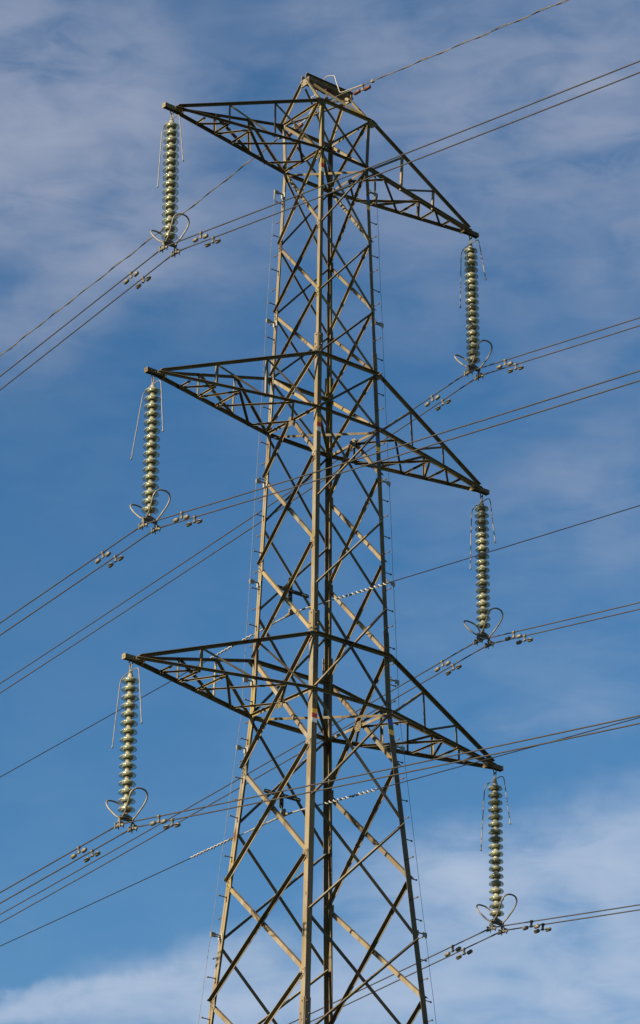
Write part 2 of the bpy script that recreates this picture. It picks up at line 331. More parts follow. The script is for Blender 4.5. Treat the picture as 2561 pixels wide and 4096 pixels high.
# below the second arms the arm-face bracing starts from the middle of the bottom strut
for a, b, nn in (('L', 'N', -1), ('F', 'R', 1)):
    mid = (P(a, '2b') + P(b, '2b')) / 2
    brace(P(a, 'k1'), mid, (-1, 0, 0), .057, 'diagonal_brace', off=.011, wi=.041, w2=.06)
    brace(mid, P(b, 'k1'), (1, 0, 0), .057, 'diagonal_brace', off=.011)
    for lv in ('2b', '3b'):
        md = (P(a, lv) + P(b, lv)) / 2
        s = MB(); x = md.x + (-.022 if a == 'L' else -.026)
        s.prism([V(x, md.y + u, md.z + v) for u, v in ((-.095, .02), (-.05, .075), (.05, .075), (.095, .02), (.065, -.10), (-.065, -.10))],
                [V(x - .008, md.y + u, md.z + v) for u, v in ((-.095, .02), (-.05, .075), (.05, .075), (.095, .02), (.065, -.10), (-.065, -.10))])
        for u, v in ((-.06, .025), (-.03, .05), (.035, .045), (.065, .015), (.045, -.06), (-.045, -.07), (0, -.015)): s.bolt(V(x - .008, md.y + u, md.z + v), (-1, 0, 0), .013, .012, 1)
        s.build('gusset_plate', [STEEL, BOLT], tower)
for lo, hi in (('q1', 'k6'), ('q2', 'q1'), ('q3', 'q2'), ('q4', 'q3'), ('q5', 'q4'), ('q6', 'q5')):
    xface('arm', lo, hi, 'lower_brace'); xface('line', lo, hi, 'lower_brace')
# crossing bolts are carried by small washers-plates at leg joints
for leg, (sx, sy) in SG.items():
    for lv in ('j1', 'j2', 'k1', 'k2', 'k3', 'k4', 'k5'):
        s = MB()
        p = P(leg, lv); w = lw(p.z) * 1.12
        s.box(p + V(sx * .006, -sy * w * .6, 0), (.004, 0, 0), (0, w * .52, 0), (0, 0, .085))
        for u, v in ((.35, .055), (.7, .02), (.35, -.02), (.7, -.055)): s.bolt(p + V(sx * .010, -sy * w * u, v), (sx, 0, 0), .012, .012, 1)
        s.build('joint_plate', [STEEL, BOLT], legs[leg])

# horizontal struts round the body at every arm and the flat diagonals between opposite legs
def strut(p0, p1, inward, w, name='horizontal_strut', drop=0.0, parent=None, flip=False):
    p0, p1, inward = Vector(p0), Vector(p1), Vector(inward).normalized(); d = (p1 - p0).normalized()
    z = V(0, 0, 1); m = MB()
    a0 = p0 + z * (w * .5 + drop) + d * .012; a1 = p1 + z * (w * .5 + drop) - d * .012
    m.angle(a0, a1, -z if not flip else -z, inward, w, w, .007)
    return m.build(name, [STEEL, BOLT], parent or tower)
for i, (t, b) in enumerate((('1t', '1b'), ('2t', '2b'), ('3t', '3b'))):
    w = (.052, .056, .062)[i]
    for a, c, inw, lvls in (('N', 'R', V(0, 1, 0), (t, b)), ('L', 'F', V(0, -1, 0), (t, b)), ('L', 'N', V(1, 0, 0), (b,) if i else (t, b)), ('F', 'R', V(-1, 0, 0), (b,) if i else (t, b))):
        for lv in lvls:
            o_ = -inw * .014 if inw.y else -inw * .001 + inw * .012
            strut(P(a, lv) + o_, P(c, lv) + o_, V(0, -1, 0) if inw.y else V(-1, 0, 0) * (1 if a == 'L' else -1), (w * .78 if (a == 'N' and lv == b) else w) if inw.y else w * .8)
    zz = LV[b] - .03
    strut(P('L', b) + V(.05, -.05, -.05), P('R', b) + V(-.05, .05, -.05), V(1, 1, 0), .045, 'plan_brace')
    strut(P('N', b) + V(.05, .05, -.09), P('F', b) + V(-.05, -.05, -.09), V(1, -1, 0), .045, 'plan_brace')

# ------------------------------------------------------------------ cross arms
TIPS = {1: 3.46, 2: 3.64, 3: 3.88}
DROP = {1: .04, 2: .03, 3: .01}
def arm(side, i):
    s = -1 if side == 'L' else 1
    t, b = f'{i}t', f'{i}b'
    nleg, fleg = ('N', 'L') if side == 'L' else ('R', 'F')
    tipx = s * (TIPS[i] - .10); zt = LV[b] - DROP[i]
    m = MB(); cw = (.050, .054, .060)[i - 1]; cv = (.050, .054, .058)[i - 1]; gs = (1.0, .72, .72)[i - 1]
    tipN, tipF = V(tipx, -.045, zt), V(tipx, .045, zt)
    B = {nleg: P(nleg, b), fleg: P(fleg, b)}; T = {nleg: P(nleg, t), fleg: P(fleg, t)}
    tip = {nleg: tipN, fleg: tipF}
    for lgn, sy in ((nleg, -1), (fleg, 1)):
        # bottom chord: upright flange outside, flat flange inward; top chord the same above it
        nb = .037 + .002 * i if lgn == nleg else cw
        m.angle(B[lgn] + V(0, sy * .010, .03), tip[lgn] + V(s * .05, sy * .010, .03), (0, 0, -1), (0, -1, 0), nb, nb, .008)
        d = (tip[lgn] + V(0, 0, .05) - T[lgn]).normalized(); upn = V(0, 1, 0).cross(d); upn = upn if upn.z > 0 else -upn
        m.angle(T[lgn] + V(0, sy * .012, .03), tip[lgn] + V(0, sy * .012, .075), -upn, (0, -1, 0), cv if lgn == nleg else cv * .8, (cw if lgn == nleg else cw * .8), .008)
        # gusset where the top chord meets the leg
        yy = T[lgn].y + sy * .022
        g_ = [(u * s * gs, v * gs) for u, v in ((-.05, .045), (.07, .04), (.15, .0), (.13, -.05), (-.0, -.15), (-.075, -.10))]
        m.prism([V(T[lgn].x + u, yy, T[lgn].z + v) for u, v in g_], [V(T[lgn].x + u, yy + sy * .008, T[lgn].z + v) for u, v in g_])
        for u, v in ((s * .02 * gs, .0), (s * .08 * gs, -.01), (-s * .02 * gs, -.07 * gs)): m.bolt(V(T[lgn].x + u, yy + sy * .008, T[lgn].z + v), (0, sy, 0), .013, .012, 1)
    root = m.build('cross_arm', [STEEL, BOLT], tower)
    # tip bracket
    k = MB(); xe = s * (TIPS[i] + .14); xi = s * (TIPS[i] - .22); zc = zt + .008
    for yy in (-.037, .037): k.box(((xe + xi) / 2, yy, zc), ((xe - xi) / 2, 0, 0), (0, .006, 0), (0, 0, .040))
    k.box(((xe + xi) / 2, 0, zc + .034), ((xe - xi) / 2 - .004, 0, 0), (0, .031, 0), (0, 0, .006))
    k.box((xe + s * .004, 0, zc), (.006, 0, 0), (0, .049, 0), (0, 0, .044))
    k.lathe([(.012, 0), (.012, .002), (0, .002)], (xe + s * .0095, 0, zc), 10, 1, (s, 0, 0))
    k.box((xi, 0, zc - .025), (.008, 0, 0), (0, .065, 0), (0, 0, .032))
    for u in (.05, .12, .2, .28): k.bolt((xi + s * u, -.043, zc), (0, -1, 0), .013, .013, 1); k.bolt((xi + s * u, .043, zc), (0, 1, 0), .013, .013, 1); k.bolt((xi + s * u, 0.02, zc + .028), (0, 0, -1), .012, .05, 1)
    k.build('arm_tip_bracket', [STEEL, STEELD], root)
    # lacing: f runs from the tip (0) to the leg (1)
    def bc(lgn, f): return tip[lgn].lerp(B[lgn], f)
    def tcp(lgn, f): return (tip[lgn] + V(0, 0, .05)).lerp(T[lgn], f)
    def bar(p0, p1, n, w=.042, nm='lacing_bar', off=0.0):
        d = (p1 - p0).normalized(); n = Vector(n); q = n.cross(d).normalized(); q = q if q.z > 0 or abs(q.z) < 1e-6 else -q
        mm = MB(); mm.angle(p0 + q * w / 2 + n * off, p1 + q * w / 2 + n * off, -q, n, w, w, .005)
        return mm.build(nm, STEEL, root)
    for lgn, sy in ((nleg, -1), (fleg, 1)):
        nn = (0, -sy, 0)
        for f in (.36, .675): bar(bc(lgn, f) + V(0, 0, .0), tcp(lgn, f), nn, .040, 'lacing_post')
        bar(tcp(lgn, .36), bc(lgn, .675), nn, .040, 'lacing_bar', .008)
        bar(tcp(lgn, .675), bc(lgn, .985), nn, .042, 'lacing_bar', .008)
    dn = (0, 0, 1)
    def flat(p0, p1, w=.042, dz=0.0):
        # plan lacing: flat flange on top, the other hanging from its far edge
        d = (p1 - p0).normalized(); q = V(0, 0, 1).cross(d).normalized()
        if q.dot(V(-.57, -.71, 0)) < 0: q = -q
        mm = MB(); mm.angle(p0 - q * w / 2 + V(0, 0, dz), p1 - q * w / 2 + V(0, 0, dz), q, (0, 0, -1), w, w * .8, .005)
        return mm.build('plan_lacing', STEEL, root)
    n_, f_ = nleg, fleg
    for f in (.19, .35, .505): flat(bc(f_, f), bc(n_, f), .036, -.004)
    flat(bc(f_, .19), bc(n_, .34), .034, .003); flat(bc(f_, .355), bc(n_, .50), .034, .003); flat(bc(f_, .51), bc(n_, .845), .034, .010)
    flat(bc(n_, .505), bc(f_, .83), .042, -.011)
    midp = (B[nleg] + B[fleg]) / 2
    flat(bc(f_, .83), midp, .036, .010); flat(bc(n_, .845), midp, .038, .003)
    return root
for i in (1, 2, 3): arm('L', i); arm('R', i)

# ------------------------------------------------------------------ peak
zb = 22.885 + ZG; xb = .535
apL, apR = V(-.50, 0, zb - .03), V(.50, 0, zb - .03)
pb = MB()
for sy in (-1, 1):
    y0 = sy * .055
    pr = [(y0, -.065), (y0 + sy * .045, -.065), (y0 + sy * .045, -.057), (y0 + sy * .008, -.057), (y0 + sy * .008, .057), (y0 + sy * .045, .057), (y0 + sy * .045, .065), (y0, .065)]
    pr = [(y, z + zb + .07) for y, z in pr]
    if sy < 0: pr = pr[::-1]
    pb.prism([V(-xb, y, z) for y, z in pr], [V(xb + .02, y, z) for y, z in pr])
beam = pb.build('peak_beam', STEEL, tower)
for s in (-1, 1):
    e = MB(); xx = s * (.50 if s < 0 else .48)
    e.prism([V(xx - .12 * 0 , u, zb + v) for u, v in ((-.13, .06), (-.1, -.09), (.1, -.09), (.13, .06))], [V(xx + .01, u, zb + v) for u, v in ((-.13, .06), (-.1, -.09), (.1, -.09), (.13, .06))])
    e.prism([V(xx - .015, u, zb + v) for u, v in ((-.125, .055), (-.095, -.085), (.095, -.085), (.125, .055))], [V(xx - .005, u, zb + v) for u, v in ((-.125, .055), (-.095, -.085), (.095, -.085), (.125, .055))])
    for u, v in ((-.08, .02), (-.06, -.05), (.08, .02), (.06, -.05)): e.bolt(V(xx - .015, u, zb + v), (-1, 0, 0), .013, .012, 1)
    e.build('end_plate', [STEEL, BOLT], beam)
def pkb(p0, p1, n, w=.055, off=0.0): return brace(p0, p1, n, w, 'peak_brace', off=off, inset=.02)
for s, a, b in ((-1, 'N', 'L'), (1, 'R', 'F')):
    ap = V(s * .49, 0, zb - .03)
    brace(P(a, '1t'), ap + V(0, -.07, 0), (-1, 0, 0), .054, 'peak_brace', off=.004, inset=0.0)
    brace(P(b, '1t'), ap + V(0, .07, 0), (-1, 0, 0), .054, 'peak_brace', off=.004, inset=0.0)
def slope_n(sy):
    return V(0, sy * (zb - LV['1t']), half(LV['1t'])).normalized()
for sy, a, b in ((-1, 'N', 'R'), (1, 'L', 'F')):
    nn = slope_n(sy)
    brace(P(a, '1t'), V(.46, sy * .07, zb - .05), -nn if sy < 0 else nn * -1, .040, 'peak_brace', off=.006, inset=.06)
    brace(V(-.46, sy * .07, zb - .05), P(b, '1t'), nn, .040, 'peak_brace', off=.006, inset=.06)

# colour bands painted on the near leg (orange, red, white) and the right leg (blue, green, orange)
for leg, rows, cols in (('N', ((21.03, 20.76), (15.83, 15.56), (10.43, 10.18)), (ORANGE, REDP, WHITEP)), ('R', ((20.63, 20.36), (15.84, 15.58), (10.64, 10.37)), (BLUEP, GREENP, ORANGE))):
    nm = (('orange_band', 'red_band', 'white_band'), ('blue_band', 'green_band', 'orange_band'))[leg == 'R']
    for z1, z0 in rows:
        for k in range(3):
            za, zc_ = z1 - (z1 - z0) * k / 3 + ZG, z1 - (z1 - z0) * (k + 1) / 3 + ZG
            pa, pc = P(leg, za), P(leg, zc_); sx = SG[leg][0]; w = lw(za) + .002
            q = MB(); e1, e2 = V(0, -.0025, 0), V(0, .0, 0)
            q.prism([pa + V(0, 0, 0) + e1, pa + V(-sx * w, 0, 0) + e1, pc + V(-sx * w, 0, 0) + e1, pc + e1], [pa + e2 * 0 + V(0, -.0005, 0), pa + V(-sx * w, -.0005, 0), pc + V(-sx * w, -.0005, 0), pc + V(0, -.0005, 0)])
            q.build(nm[k], cols[k], legs[leg])

# fall-arrest wires beside the left and right legs with their pale brackets
BR = {'L': (20.73, 18.14, 15.04, 13.17, 11.38, 10.18, 6.97), 'R': (20.75, 18.12, 15.04, 13.16, 11.37, 10.18, 6.97)}
for leg in ('L', 'R'):
    sx, sy = SG[leg]; dirv = V(sx, 0, 0)
    zs_ = [z + ZG for z in BR[leg]] + [3.5 + ZG, .5 + ZG, 3.0]
    pts = []
    def wp(z): return P(leg, z) + V(sx * .20, -sy * .035, .0)
    zz = zs_[0] + (-.06 if leg == 'L' else -.05)
    while zz > 3.0: pts.append(wp(zz) + V(random.uniform(-.003, .003), random.uniform(-.003, .003), 0)); zz -= .45
    m = MB(); m.tube(pts, .0035, 6)
    ln = m.build('safety_line', GALV, tower)
    for j, z in enumerate(zs_):
        q = MB(); p = P(leg, z)
        q.box(p + V(sx * .006, -sy * .035, 0), (.005, 0, 0), (0, .055, 0), (0, 0, .045))
        q.box(p + V(sx * .105, -sy * .035, .02), (.10, 0, 0), (0, .022, 0), (0, 0, .004))
        q.box(p + V(sx * .165, -sy * .035 - .022, .0), (.045, 0, 0), (0, .003, 0), (0, 0, .04))
        if j == 0: q.tube([p + V(sx * .2, -sy * .035, .04), p + V(sx * .2, -sy * .035, -.16)], .015, 8, 1)
        else: q.tube([p + V(sx * .2, -sy * .035, .03), p + V(sx * .2, -sy * .035, -.05)], .010, 8, 1)
        q.build('line_bracket', [PLATEW, GALV], ln)

# ------------------------------------------------------------------ insulator strings
def rounded(pts, r=.05, n=5):
    """polyline with its corners rounded"""
    pts = [Vector(p) for p in pts]; o = [pts[0]]
    for i in range(1, len(pts) - 1):
        a, b, c = pts[i - 1], pts[i], pts[i + 1]
        rr = min(r, (a - b).length * .45, (c - b).length * .45)
        s0 = b + (a - b).normalized() * rr; s1 = b + (c - b).normalized() * rr
        for k in range(n + 1):
            t = k / n; o.append(s0 * (1 - t) ** 2 + b * 2 * t * (1 - t) + s1 * t * t)
    o.append(pts[-1]); return o
def disc_parts(R_, pitch, kind):
    g_ = MB(); k = R_ / .139
    if kind == 'L': prof = [(.046, .004), (.075, .0), (.105, -.010), (.128, -.026), (.1385, -.046), (.1385, -.052), (.134, -.056), (.124, -.047), (.106, -.038), (.096, -.036), (.0885, -.038)]
    else: prof = [(.046, .006), (.085, .004), (.115, -.004), (.133, -.018), (.139, -.034), (.1385, -.046), (.132, -.052), (.124, -.046), (.118, -.034), (.102, -.030), (.0885, -.034)]
    g_.lathe([(r * k, z) for r, z in prof], seg=36)
    ring = [Vector((math.cos(2 * math.pi * j / 40) * prof[5][0] * k * .985, math.sin(2 * math.pi * j / 40) * prof[5][0] * k * .985, prof[5][1] - .002)) for j in range(40)]
    g_.tube(ring, .0042, 6, 1, closed=True)
    c_ = MB(); c_.lathe([(.0, .004), (.066 * k, .004), (.083 * k, -.003), (.0885 * k, -.012), (.0875 * k, -.050), (.082 * k, -.064), (.070 * k, -.068), (.060 * k, -.056), (.042, -.052), (.036, -.060), (.012, -.062)], seg=28)
    m_ = MB(); m_.lathe([(.0, .074), (.024, .074), (.038, .069), (.0425, .058), (.0455, .022), (.051, .012), (.053, .002), (.050, -.002), (0.0, -.002)], seg=20)
    m_.lathe([(.010, -.04), (.010, -(pitch - .066))], seg=8)
    return g_.mesh('glass_disc', [GLASS if kind == 'L' else GLASS_OLD, GLASS_EDGE]), c_.mesh('disc_core', CORE), m_.mesh('metal_cap', CAPM)
GLASS_EDGE = glass_mat('glass_rim', (0.86, 0.90, 0.85), (0.13, 0.145, 0.11), 0.35, 0.65)
DISC = {'L': disc_parts(.139, .1442, 'L'), 'R': disc_parts(.125, .1325, 'R')}
INS = {('L', 1): (-3.435, -3.39, 18.39), ('L', 2): (-3.64, -3.609, 13.158), ('L', 3): (-3.885, -3.867, 7.95),
       ('R', 1): (3.44, 3.488, 18.267), ('R', 2): (3.64, 3.65, 13.043), ('R', 3): (3.875, 3.875, 7.855)}
NAMES = {1: 'top', 2: 'middle', 3: 'lowest'}
HALF_SEP = .129
SPL = {('L', 1): (.11, .13), ('L', 2): (.30, .09), ('L', 3): (.17, .12), ('R', 1): (.055, .17), ('R', 2): (.057, .125), ('R', 3): (.115, .155)}
def insulator(side, i):
    hx, wx_, wz = INS[(side, i)]; wz += ZG; top = LV[f'{i}b'] - .02 - DROP[i]
    s = -1 if side == 'L' else 1
    root = empty('insulator_string', (hx, 0, top))
    sname = 'left' if side == 'L' else 'right'
    tag(root, f'{"16" if side == "L" else "18"} greenish glass discs hanging from the tip of the {NAMES[i]} {sname} cross arm', 'insulator', f'glass insulator strings of the {sname} circuit')
    H = top - wz; dx = wx_ - hx                                # vertical run and sideways swing
    def at(z, y=0, x=0): return V(dx * (-z / H) + x, y, z)     # local point z below the hanger
    n = 16 if side == 'L' else 18; pitch = .1442 if side == 'L' else .1325
    zfirst = {('L', 1): 20.8205, ('L', 2): 15.629, ('L', 3): 10.396, ('R', 1): 20.8045, ('R', 2): 15.622, ('R', 3): 10.387}[(side, i)] + ZG - top
    sh = MB()
    sh.tube(rounded([at(.03, 0, -.03), at(-.06, 0, -.032), at(-.105, 0, 0), at(-.06, 0, .032), at(.03, 0, .03)], .03), .010, 8)
    sh.tube(rounded([at(-.085, -.028), at(-.16, -.024), at(-.19, 0), at(-.16, .024), at(-.085, .028), at(-.078, 0)], .02), .009, 8, closed=True)
    sh.tube([at(-.17), at(-.245)], .016, 10); sh.lathe([(.0, .03), (.026, .02), (.03, 0), (.026, -.02), (0, -.03)], at(-.2), 12)
    sh.lathe([(.0, .035), (.02, .03), (.034, .01), (.036, -.03), (.0, -.03)], at(-.245), 14)
    sh.build('hanger_shackle', GALV, root)
    for sy in (1, -1):
        L_ = 1.16 if sy > 0 else .97
        if side == 'R': L_ *= 1.02 if sy > 0 else .93
        a = MB(); z0 = -.2; reach = .27 if sy > 0 else .22; spl = SPL[(side, i)][0 if sy > 0 else 1]
        pth = rounded([at(z0, 0), at(z0 - (.035 if sy > 0 else -.02), sy * reach), at(z0 - L_, sy * (reach + spl))], .12, 8)
        a.tube(pth, .0085, 8); e = pth[-1]
        a.lathe([(.0, .020), (.013, .015), (.019, 0), (.013, -.015), (0, -.02)], e, 10)
        a.build('arcing_horn', HORN, root)
    gm, cm, mm = DISC[side]
    for k in range(n):
        z = zfirst - k * pitch + .035
        o = bpy.data.objects.new('glass_disc', gm); C.objects.link(o); o.parent = root; o.location = at(z); o.rotation_euler = (random.uniform(-.012, .012), dx / H, random.uniform(0, 6))
        for nm, me in (('disc_core', cm), ('metal_cap', mm)):
            q = bpy.data.objects.new(nm, me); C.objects.link(q); q.parent = o
    # yoke plate, lower arcing loops, clamps
    zy = -(H - .135); y_ = MB()
    for yy in (-.010, .010):
        pg = [(-.15, -.02), (-.13, .015), (-.03, .06), (.03, .06), (.13, .015), (.15, -.02), (.12, -.045), (-.12, -.045)]
        y_.prism([at(zy + v, yy, u) for u, v in pg], [at(zy + v, yy + (.008 if yy > 0 else -.008), u) for u, v in pg])
    y_.tube([at(zy + .11), at(zy + .03)], .018, 10); y_.box(at(zy - .005), (.10, 0, 0), (0, .03, 0), (0, 0, .012))
    for u in (-.125, -.06, .06, .125): y_.bolt(at(zy - .01, -.018, u), (0, -1, 0), .016, .016); y_.bolt(at(zy - .01, .018, u), (0, 1, 0), .016, .016)
    y_.build('yoke_plate', GALV, root)
    for sy in (1, -1):
        q = MB()
        pts = [(-.10, .02, -.02), (-.115, .13, .05), (-.155, .27, .20), (-.165, .335, .31), (-.10, .375, .375), (.0, .385, .39), (.10, .375, .375), (.165, .335, .31), (.155, .27, .20), (.115, .13, .05), (.10, .02, -.02)]
        q.tube(rounded([at(zy + v, sy * u, x) for x, u, v in pts], .10, 5), .0145, 10)
        q.build('arcing_loop', HORN, root)
    for u in (-1, 1):
        q = MB(); x = u * HALF_SEP; zc = -H
        q.tube(rounded([at(zy - .01, 0, x), at(zy - .06, 0, x), at(zc + .03, 0, x)], .02), .017, 8)
        q.lathe([(0, .03), (.03, .02), (.034, 0), (.03, -.02), (0, -.03)], at(zc + .055, 0, x), 10, 0, (1, 0, 0))
        bp = [at(zc - .025, y, x) for y in (-.12, -.09, -.045, 0, .045, .09, .12)]
        for j, p in enumerate(bp): p.z += (-.012, -.002, .012, .018, .012, .002, -.004)[j]
        q.tube(bp, [.014, .021, .029, .033, .029, .021, .014], 10)
        for y in (-.062, .062):
            q.tube([at(zc + .035, y, x - .034), at(zc - .06, y, x - .034)], .008, 6); q.tube([at(zc + .035, y, x + .034), at(zc - .06, y, x + .034)], .008, 6)
            q.box(at(zc + .024, y, x), (.042, 0, 0), (0, .016, 0), (0, 0, .008))
        q.build('suspension_clamp', GALV, root)
    return root
for i in (1, 2, 3): insulator('L', i); insulator('R', i)

# ------------------------------------------------------------------ conductors
CC = 5e-4
NEAR = {('L', 1): (.1655, 10.5), ('L', 2): (.1483, 10.5), ('L', 3): (.1385, 10.5), ('R', 1): (.157, 4.3), ('R', 2): (.147, 3.9), ('R', 3): (.1325, 3.4)}
FAR = {('L', 1): (.111, 4), ('L', 2): (.1005, 4), ('L', 3): (.0893, 3.5), ('R', 1): (.1015, 13.3), ('R', 2): (.0953, 13.1), ('R', 3): (.0905, 3.5)}
def sag(y, key, off=0.0):
    sl, ym = NEAR[key] if y < 0 else FAR[key]
    s = sl + CC * ym; t = abs(y)
    t_s = math.sqrt(t * t + .0025) - .05
    return -s * t_s + CC * t * t
ys = [-s for s in (340, 280, 230, 180, 140, 110, 85, 65, 50, 40, 32, 26, 21, 17, 14, 11, 8.5, 6.5, 5, 3.8, 2.8, 2, 1.4, .9, .55, .3, .18, .1, .04)]
ys = ys + [0] + [-y for y in ys[::-1]]
def wire_label(side, i, u):
    sname = 'left' if side == 'L' else 'right'
    which = 'upper' if u < 0 else 'lower'
    return f'{which} of the two bare wires clamped under the {NAMES[i]} {sname} insulator string'
for side in 'LR':
    for i in (1, 2, 3):
        hx, wx_, wz = INS[(side, i)]
        for u in (-1, 1):
            m = MB(); x = wx_ + u * HALF_SEP
            m.tube([V(x, y, wz + ZG + sag(y, (side, i))) for y in ys], .0112, 8)
            m.tube([V(x, y, wz + ZG + sag(y, (side, i))) for y in (-.3, -.2, -.12, 0, .12, .2, .3)], .0135, 8)
            tag(m.build('power_line', WIRE), wire_label(side, i, u), 'wire', 'bare power lines of the pylon')
# vibration dampers: clamp on the wire, a short steel cable under it, one bell-shaped weight at each end
dm = {}
q = MB(); q.tube([(0, -.022, .0), (0, .022, .0)], .024, 10); q.box((0, 0, -.038), (.009, 0, 0), (0, .02, 0), (0, 0, .036)); q.box((0, 0, -.085), (.012, 0, 0), (0, .028, 0), (0, 0, .016)); q.bolt((.011, 0, -.03), (1, 0, 0), .012, .012); q.bolt((-.011, 0, -.03), (-1, 0, 0), .012, .012)
dm['damper_clamp'] = q.mesh('damper_clamp', GALV)
q = MB(); q.tube([(0, -.13, -.096), (0, -.07, -.087), (0, 0, -.085), (0, .07, -.087), (0, .13, -.096)], .0058, 6); dm['messenger_cable'] = q.mesh('messenger_cable', WIRE)
q = MB(); q.lathe([(0, -.058), (.022, -.056), (.032, -.046), (.034, -.02), (.034, .03), (.028, .048), (.015, .058), (0, .060)], (0, 0, 0), 16, 0, (0, 1, 0)); dm['damper_weight'] = q.mesh('damper_weight', GALV)
def damper(loc, slope, label, group, red=False):
    r = empty('vibration_damper', loc); r.rotation_euler = (slope, 0, 0); tag(r, label, 'damper', group)
    for nm in ('damper_clamp', 'messenger_cable'):
        o = bpy.data.objects.new(nm, dm[nm]); C.objects.link(o); o.parent = r
    for sy in (-1, 1):
        o = bpy.data.objects.new('damper_weight', dm['red_weight' if red else 'damper_weight']); C.objects.link(o); o.parent = r
        o.location = (0, sy * .145, -.098); o.rotation_euler = (sy * -.12, 0, 0 if sy > 0 else math.pi)
    return r
YD = {('L', 1): (1.075, .93), ('L', 2): (1.065, 1.125), ('L', 3): (1.055, 1.09), ('R', 1): (1.0, 1.015), ('R', 2): (.935, .965), ('R', 3): (1.01, 1.0)}
for side in 'LR':
    for i in (1, 2, 3):
        hx, wx_, wz = INS[(side, i)]
        for u in (-1, 1):
            for j, sy in enumerate((-1, 1)):
                y = sy * YD[(side, i)][j]; z = wz + ZG + sag(y, (side, i))
                sl = (sag(y + .01, (side, i)) - sag(y - .01, (side, i))) / .02
                sname = 'left' if side == 'L' else 'right'
                damper((wx_ + u * HALF_SEP, y, z), sl, f'grey damper on the {"upper" if u < 0 else "lower"} wire, just {"right" if sy < 0 else "left"} of the {NAMES[i]} {sname} insulator string', 'vibration dampers on the power lines')

# ------------------------------------------------------------------ earth wire with a wrapped fibre cable
ZE = 22.665 + ZG
def ez(y):
    t = abs(y); tt = math.sqrt(t * t + .04) - .2
    return ZE - ((.168 + CC * 8) if y < 0 else (.101 + CC * 9)) * tt + CC * t * t
m = MB(); m.tube([V(0, y, ez(y)) for y in ys], .0085, 8)
tag(m.build('earth_wire', EARTH), 'thin top wire running over the pylon peak beneath the steel beam', 'wire')
pts = []; y = -1.33
def helix(y0, y1, n, ph=0.0):
    o = []
    for k in range(n + 1):
        y = y0 + (y1 - y0) * k / n; a = 2 * math.pi * y / 1.02 + ph
        r_ = .017 + .008 * math.sin(y * 2.3 + ph) * math.sin(y * 1.1)
        o.append(V(math.cos(a) * r_, y, ez(y) + math.sin(a) * r_))
    return o
for y0, y1, lab in ((-1.33, -30, 'thin fibre cable twisted round the top wire towards the upper right corner'), (1.36, 40, 'thin fibre cable twisted round the top wire behind the top left insulator string')):
    m = MB(); m.tube(helix(y0, y1, int(abs(y1 - y0) * 16)), .0062, 6)
    tag(m.build('fibre_cable', EARTH), lab, 'cable', 'fibre cables wrapped on the top wire')
# the loop of fibre cable that jumps over the peak beam
m = MB()
jp = [V(0, -1.0, ez(-1.0) + .015), V(.007, -.55, 22.637 + ZG), V(.014, -.47, 22.657 + ZG), V(.016, -.36, 22.690 + ZG), V(.025, -.32, 22.775 + ZG), V(-.004, -.26, 22.987 + ZG), V(-.012, -.24, 23.10 + ZG),
      V(-.011, 0, 23.20 + ZG), V(-.018, .2, 23.10 + ZG), V(-.047, .30, 22.90 + ZG), V(-.075, .34, 22.90 + ZG), V(-.07, .36, 22.86 + ZG), V(.063, .38, 22.95 + ZG), V(.084, .42, 22.943 + ZG), V(.161, .5, 22.894 + ZG), V(.132, .58, 22.83 + ZG), V(.06, .72, ez(.72)), V(0, 1.0, ez(1.0) + .015)]
m.tube(rounded(jp, .07, 5), .0085, 8)
tag(m.build('jumper_cable', SILVER), 'bright bent cable loop jumping over the beam at the very top of the pylon', 'cable')
cl = empty('earth_wire_clamp', (0, 0, zb)); tag(cl, 'small clamp hanging the top wire under the middle of the peak beam', 'clamp')
q = MB(); q.tube([(0, 0, .0), (0, 0, -.08)], .018, 8); q.box((0, 0, .0), (.05, 0, 0), (0, .1, 0), (0, 0, .008)); q.tube([(0, 0, -.06), (0, 0, -.16)], .013, 8); q.lathe([(0, .03), (.028, .02), (.032, 0), (.028, -.02), (0, -.03)], (0, 0, -.15), 10); q.build('link', REDD, cl)
q = MB(); zq = ZE - zb; q.tube([(0, 0, -.15), (0, 0, zq + .02)], .013, 8); q.tube([(0, -.13, zq - .02), (0, -.06, zq - .006), (0, 0, zq), (0, .06, zq - .004), (0, .13, zq - .012)], [.012, .022, .028, .022, .012], 10); q.box((0, 0, zq + .03), (.03, 0, 0), (0, .05, 0), (0, 0, .012)); q.build('clamp_body', GALV, cl)
q = MB(); q.lathe([(0, -.085), (.026, -.082), (.034, -.07), (.035, .06), (.028, .078), (.015, .085), (0, .086)], (0, 0, 0), 16, 0, (0, 1, 0)); dm['red_weight'] = q.mesh('damper_weight', REDD)
for y, lab in ((-1.03, 'red brown damper on the top wire, just right of the pylon peak'), (.93, 'red brown damper on the top wire, inside the top left corner of the pylon')):
    damper((0, y, ez(y)), (ez(y + .05) - ez(y - .05)) / .1, lab, 'red dampers on the top wire', True)
for y, lab in ((-1.31, 'small bolted clip where the fibre cable meets the top wire, right of the peak'), (1.36, 'small bolted clip where the fibre cable meets the top wire, left of the peak')):
    q = MB(); q.box((0, 0, .0), (.022, 0, 0), (0, .022, 0), (0, 0, .026)); q.tube([(0, 0, -.03), (0, 0, .055)], .009, 6); q.bolt((.022, 0, 0), (1, 0, 0), .013, .014); q.tube([(0, -.05, 0), (0, .05, 0)], .016, 8)
    o = q.build('cable_clip', GALV, None, (0, y, ez(y))); tag(o, lab, 'clip', 'cable clips on the top wire')

